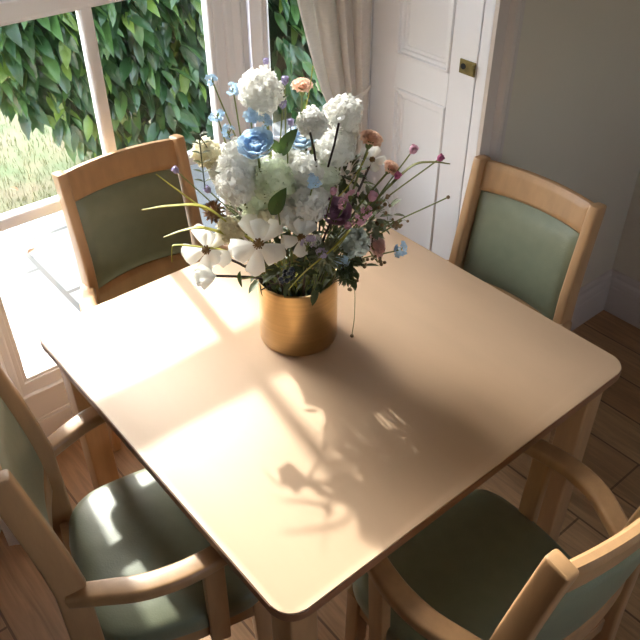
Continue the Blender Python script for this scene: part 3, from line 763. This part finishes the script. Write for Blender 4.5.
VC = Vector((VX, VY, 0))
def stem_path(P, bend=.5):
    h = P-VC; hd = Vector((h.x, h.y, 0)); L = hd.length; u = hd.normalized() if L > 1e-4 else Vector((1, 0, 0))
    r0 = min(.055, L*.35)+RG.uniform(-.008, .008); r1 = min(.070, .02+L*.45)
    jit = Vector((RG.uniform(-.012, .012), RG.uniform(-.012, .012), 0))
    p0 = VC+u*r0+jit; p0.z = TH+.124
    p1 = VC+u*r1+jit; p1.z = TH+.18
    low = P.z < TH+.24
    mid = VC+u*(r1+(L-r1)*(.55 if low else .40))+jit; mid.z = (max(P.z, TH+.18)+.055) if low else p1.z+(P.z-p1.z)*.52
    return smooth_path([p0, p1, mid, P], 6)
TOC = Vector((.5, -.42, .32))      # roughly outwards, to the open side of the room
TWIGS = (((-.004, -.013, 1.199), (-.003, -.028, 1.273)), ((.010, .004, 1.199), (.030, .012, 1.290)))
for row in FL:
    kind = row[0]; nm, grp = KIND[kind]; lab = row[-1]; cat = CAT.get(kind, 'flower')
    if kind == 'blade':
        P = [Vector(p) for p in row[1]]; w = row[2]
        b = VC+Vector((RG.uniform(-.03, .03), RG.uniform(-.03, .03), TH+.124)); base = Vector((VX, VY, TH+.124))
        path = smooth_path([b]+P, 6); bm = bmesh.new(); n = len(path)
        sc = [(1 if i < n*.55 else max(.12, 1-((i-n*.55)/(n*.45))**1.6*.8), 1) for i in range(n)]
        sweep(bm, [p-base for p in path], w/2, .0009, .0008, n=1, scales=sc)
        o = obj(nm, bm, M['olive'] if 'olive' in lab else M['blade'], loc=base); tag(o, lab, cat, grp); continue
    P = Vector(row[1]); r = row[2]
    path = stem_path(P); base = path[0].copy(); root = thing(nm, lab, cat, base, 0, grp)
    head = P-base; d = (path[-1]-path[-3]).normalized()
    # stem
    srad = {'snowball': .0022, 'magnolia': .0026, 'magnolia_bud': .0026, 'ranunculus': .0024, 'carnation': .0022}.get(kind, .0014)
    bm = bmesh.new(); tube(bm, [p-base for p in path], srad, 6)
    obj('stem', bm, M['dstem'] if ('dark' in lab or kind in ('magnolia', 'magnolia_bud', 'leafy')) else M['stem'], root)
    if kind == 'snowball':
        bm = snow_head(r); m = M['petalw']
        if 'cream' in lab: m = M['petalc']
        elif 'pale green' in lab: m = M['petalg']
        elif 'blue green' in lab: m = M['petalbg']
        o = obj('bloom', bm, m, root, loc=head)
        o.scale = (1, 1, RG.uniform(.9, 1.12))
        if 'dark stems' in lab:
            for s, e in TWIGS:
                s = Vector(s)-base; e = Vector(e)-base
                bm = bmesh.new(); tube(bm, [s, (s+e)/2+Vector((.001, .001, 0)), e], .0021, 6); obj('dark_twig', bm, M['dstem'], root)
    elif kind == 'magnolia':
        f = (TOC+d*.5+rnd_dir()*.15); bm, F = magnolia_head(r, f); obj('petals', bm, M['petalw'], root, loc=head)
        bm = bmesh.new()
        for dd in golden(34):
            if dd.z > -.2: tube(bm, [dd*.002, dd*r*.17+Vector((0, 0, r*.08))], [.0012, .0016], 5)
        ball(bm, r*.11, 1.4, (0, 0, r*.1)); bm.transform(F); obj('flower_centre', bm, M['pistil'], root, loc=head)
    elif kind == 'magnolia_bud':
        bm = bmesh.new(); ax = aim((0, 0, 0), Vector((-.55, -.6, -.10))) @ Matrix(((0, 0, 1, 0), (0, 1, 0, 0), (-1, 0, 0, 0), (0, 0, 0, 1)))
        for lay in range(3):
            for i in range(4):
                Q = ax @ Matrix.Rotation((i+.4*lay)*PI/2, 4, 'Z') @ Matrix.Rotation(-(1.0-.22*lay), 4, 'Y')
                petal(bm, Q, r*(1.35-.08*lay), r*.62, .55-.15*lay, 6, .62)
        obj('petals', bm, M['petalw'], root, loc=head)
    elif kind == 'ranunculus':
        bm = ran_head(r); bm.transform(aim((0, 0, 0), d+TOC*.8) @ Matrix(((0, 0, 1, 0), (0, 1, 0, 0), (-1, 0, 0, 0), (0, 0, 0, 1))))
        obj('bloom', bm, M['mauve'] if 'mauve' in lab else M['pblue'] if 'pale' in lab else M['blue'], root, loc=head)
    elif kind == 'carnation':
        R = aim((0, 0, 0), d+TOC*.4) @ Matrix(((0, 0, 1, 0), (0, 1, 0, 0), (-1, 0, 0, 0), (0, 0, 0, 1)))
        bm = carn_head(r); bm.transform(R); obj('bloom', bm, M['dpink'] if 'dusty' in lab else M['peach'], root, loc=head)
        bm = bmesh.new(); lathe(bm, [(0, -r*1.15), (r*.2, -r*1.1), (r*.3, -r*.75), (r*.34, -r*.35), (0, -r*.3)], 10); bm.transform(R)
        obj('calyx', bm, M['stem'], root, loc=head)
    elif kind in ('blue_spray', 'lilac_spray'):
        bm = bmesh.new(); st = bmesh.new(); k = 13 if kind == 'blue_spray' else 7
        for i in range(k):
            q = rnd_dir()*r*RG.uniform(.6, 1.0)
            floret(bm, q, q.normalized()+TOC*.8+rnd_dir()*.3, r*RG.uniform(.36, .50), 5, 0, .25)
            tube(st, [Vector((0, 0, -r*.5)), q*.6+Vector((0, 0, -r*.1)), q], .0007, 4)
        obj('blossoms', bm, (M['blue'] if 'grey' not in lab else M['pblue']) if kind == 'blue_spray' else M['pink'] if 'pink' in lab else M['lilac'], root, loc=head)
        obj('stalklets', st, M['stem'], root, loc=head)
    elif kind in ('bud_lavender', 'bud_pink'):
        bm = bmesh.new(); R = aim((0, 0, 0), d) @ Matrix(((0, 0, 1, 0), (0, 1, 0, 0), (-1, 0, 0, 0), (0, 0, 0, 1)))
        for i in range(9):
            Q = R @ Matrix.Rotation(i*2*PI/3+(i//3)*.6, 4, 'Z') @ Matrix.Translation((r*.12, 0, -r*.9)) @ Matrix.Rotation(-(1.35-.12*(i//3)), 4, 'Y')
            petal(bm, Q, r*2.0, r*.62, -.12+.1*(i//3), 4, .6)
        ball(bm, r*.72, 1.15, R @ Vector((0, 0, r*.1)))
        obj('petals', bm, M['lav'] if kind == 'bud_lavender' else M['magenta'] if 'magenta' in lab else M['pink'], root, loc=head)
    elif kind == 'cone':
        bm = bmesh.new(); ball(bm, r*.6, 1)
        for dd in golden(70): leaf_faces(bm, aim(dd*r*.5, dd+Vector((0, 0, .4))), r*.6, r*.13, 0, 0, 3)
        obj('scales', bm, M['cone'], root, loc=head)
    elif kind == 'thistle':
        bm = bmesh.new(); ball(bm, r*.5, 1.1)
        for dd in golden(110): leaf_faces(bm, aim(dd*r*.4, dd+rnd_dir()*.3), r*RG.uniform(.45, .75), r*.07, 0, 0, 3)
        obj('spines', bm, M['leafd'] if 'dark' in lab else M['thistle'], root, loc=head)
    elif kind in ('berry', 'berry_brown'):
        bm = bmesh.new(); st = bmesh.new(); k = 1 if 'single' in lab else 14 if kind == 'berry' else 9
        for i in range(k):
            q = rnd_dir()*r*RG.uniform(.4, 1.15) if k > 1 else Vector((0, 0, 0)); q.z *= .8
            ball(bm, (.0048 if kind == 'berry' else .0036)*RG.uniform(.8, 1.2), 1, q)
            if k > 1: tube(st, [Vector((0, 0, 0)), q*.5+Vector((0, 0, .004)), q], .0006, 4)
        obj('berries', bm, M['berry'] if kind == 'berry' else M['brown'], root, loc=head)
        if k > 1: obj('stalklets', st, M['stem'], root, loc=head)
        else: st.free()
    elif kind == 'leafy':
        bm = bmesh.new()
        dn_ = Vector((.035, -.02, -.055))
        for i in range(6):
            c = dn_*(i/5*1.3)
            for s in (-1, 1): leaf_faces(bm, aim(c+head, Vector((.64*s, .77*s, .35+.1*RG.random()))), .020, .0045, .1, 0, 3)
        tube(bm, [head+dn_*1.5, head], .0013, 5)
        obj('leaves', bm, M['leafd'], root)
    elif kind == 'leaf':
        bm = bmesh.new(); dd = Vector((.35, .2, .8)) if 'middle' in lab or 'pointed' in lab else Vector((.2, -.2, -.6))
        leaf_faces(bm, aim(head-dd.normalized()*r, dd, RG.uniform(-.4, .4)+1.2), r*2.1, r*.48, .15, 0, 7)
        if 'pointed' in lab: leaf_faces(bm, aim(head-dd.normalized()*r, dd+Vector((-.5, -.5, -.2)), 1.0), r*1.7, r*.40, .15, 0, 7)
        obj('leaf', bm, M['leafd'] if 'dark' in lab else M['leafg'], root)
    elif kind == 'foliage':
        bm = bmesh.new()
        for i in range(46):
            q = rnd_dir(); c = q*r*RG.uniform(.1, .9); leaf_faces(bm, aim(head+c, q+Vector((0, 0, .4))+rnd_dir()*.4), RG.uniform(.02, .036), RG.uniform(.004, .009), .2, 0, 4)
        obj('leaves', bm, M['thistle'] if 'grey' in lab else M['leafd'], root)

# a thin wiry seed stalk hanging beside the vase
root = thing('seed_stalk', 'thin wiry stalk with a tiny seed head hanging down the right side of the vase', 'flower', (VX+.03, VY+.05, TH+.124))
bm = bmesh.new(); b = Vector((VX+.03, VY+.05, TH+.124))
tube(bm, [p-b for p in smooth_path([b, (-.035, .062, TH+.178), (.010, .075, TH+.15), (.016, .078, TH+.07), (.020, .068, TH+.014)], 6)], .0007, 5); obj('stem', bm, M['stem'], root)
bm = bmesh.new(); ball(bm, .0045, 1, Vector((.020, .068, TH+.012))-b); obj('seed_head', bm, M['brown'], root)

# ------------------------------------------------------------------ light
AZ, EL = math.radians(-8.6), math.radians(36.9)
sd = Vector((math.cos(EL)*math.cos(AZ), math.cos(EL)*math.sin(AZ), -math.sin(EL)))
sl = bpy.data.lights.new('sun', 'SUN'); sl.energy = 4.4; sl.angle = math.radians(1.3); sl.color = (1, .97, .92)
so = link(bpy.data.objects.new('sun', sl)); so.rotation_euler = sd.to_track_quat('-Z', 'Y').to_euler(); so.location = -sd*12
w = bpy.data.worlds.new('sky'); SC.world = w; w.use_nodes = True; nt = w.node_tree; bg = nt.nodes['Background']
sk = nt.nodes.new('ShaderNodeTexSky'); sk.sky_type = 'NISHITA'; sk.sun_disc = False; sk.sun_elevation = EL
sk.sun_rotation = math.atan2(-sd.x, -sd.y); sk.air_density = 1.0; sk.dust_density = 2.0; sk.altitude = 50
hs = nt.nodes.new('ShaderNodeHueSaturation'); hs.inputs['Saturation'].default_value = .5
nt.links.new(sk.outputs[0], hs.inputs['Color']); nt.links.new(hs.outputs[0], bg.inputs[0]); bg.inputs[1].default_value = 1.2

# ------------------------------------------------------------------ camera
CAM_F=770.64; CAM_R=(0.64171,0.76694,-0.00360); CAM_FW=(-0.60523,0.50351,-0.61658); CAM_C=(1.0115,-0.8506,1.8648)
cd = bpy.data.cameras.new('camera'); cam = link(bpy.data.objects.new('camera', cd)); SC.camera = cam
cd.sensor_width = 36; cd.sensor_fit = 'HORIZONTAL'; cd.lens = CAM_F*36/640; cd.clip_start = .05
R = Vector(CAM_R).normalized(); Fw = Vector(CAM_FW).normalized(); U = R.cross(Fw)
cam.matrix_world = Matrix(((R.x, U.x, -Fw.x, CAM_C[0]), (R.y, U.y, -Fw.y, CAM_C[1]), (R.z, U.z, -Fw.z, CAM_C[2]), (0, 0, 0, 1)))
vs = SC.view_settings; vs.view_transform = 'Standard'; vs.look = 'None'; vs.gamma = 1; vs.use_curve_mapping = False; vs.exposure = .80
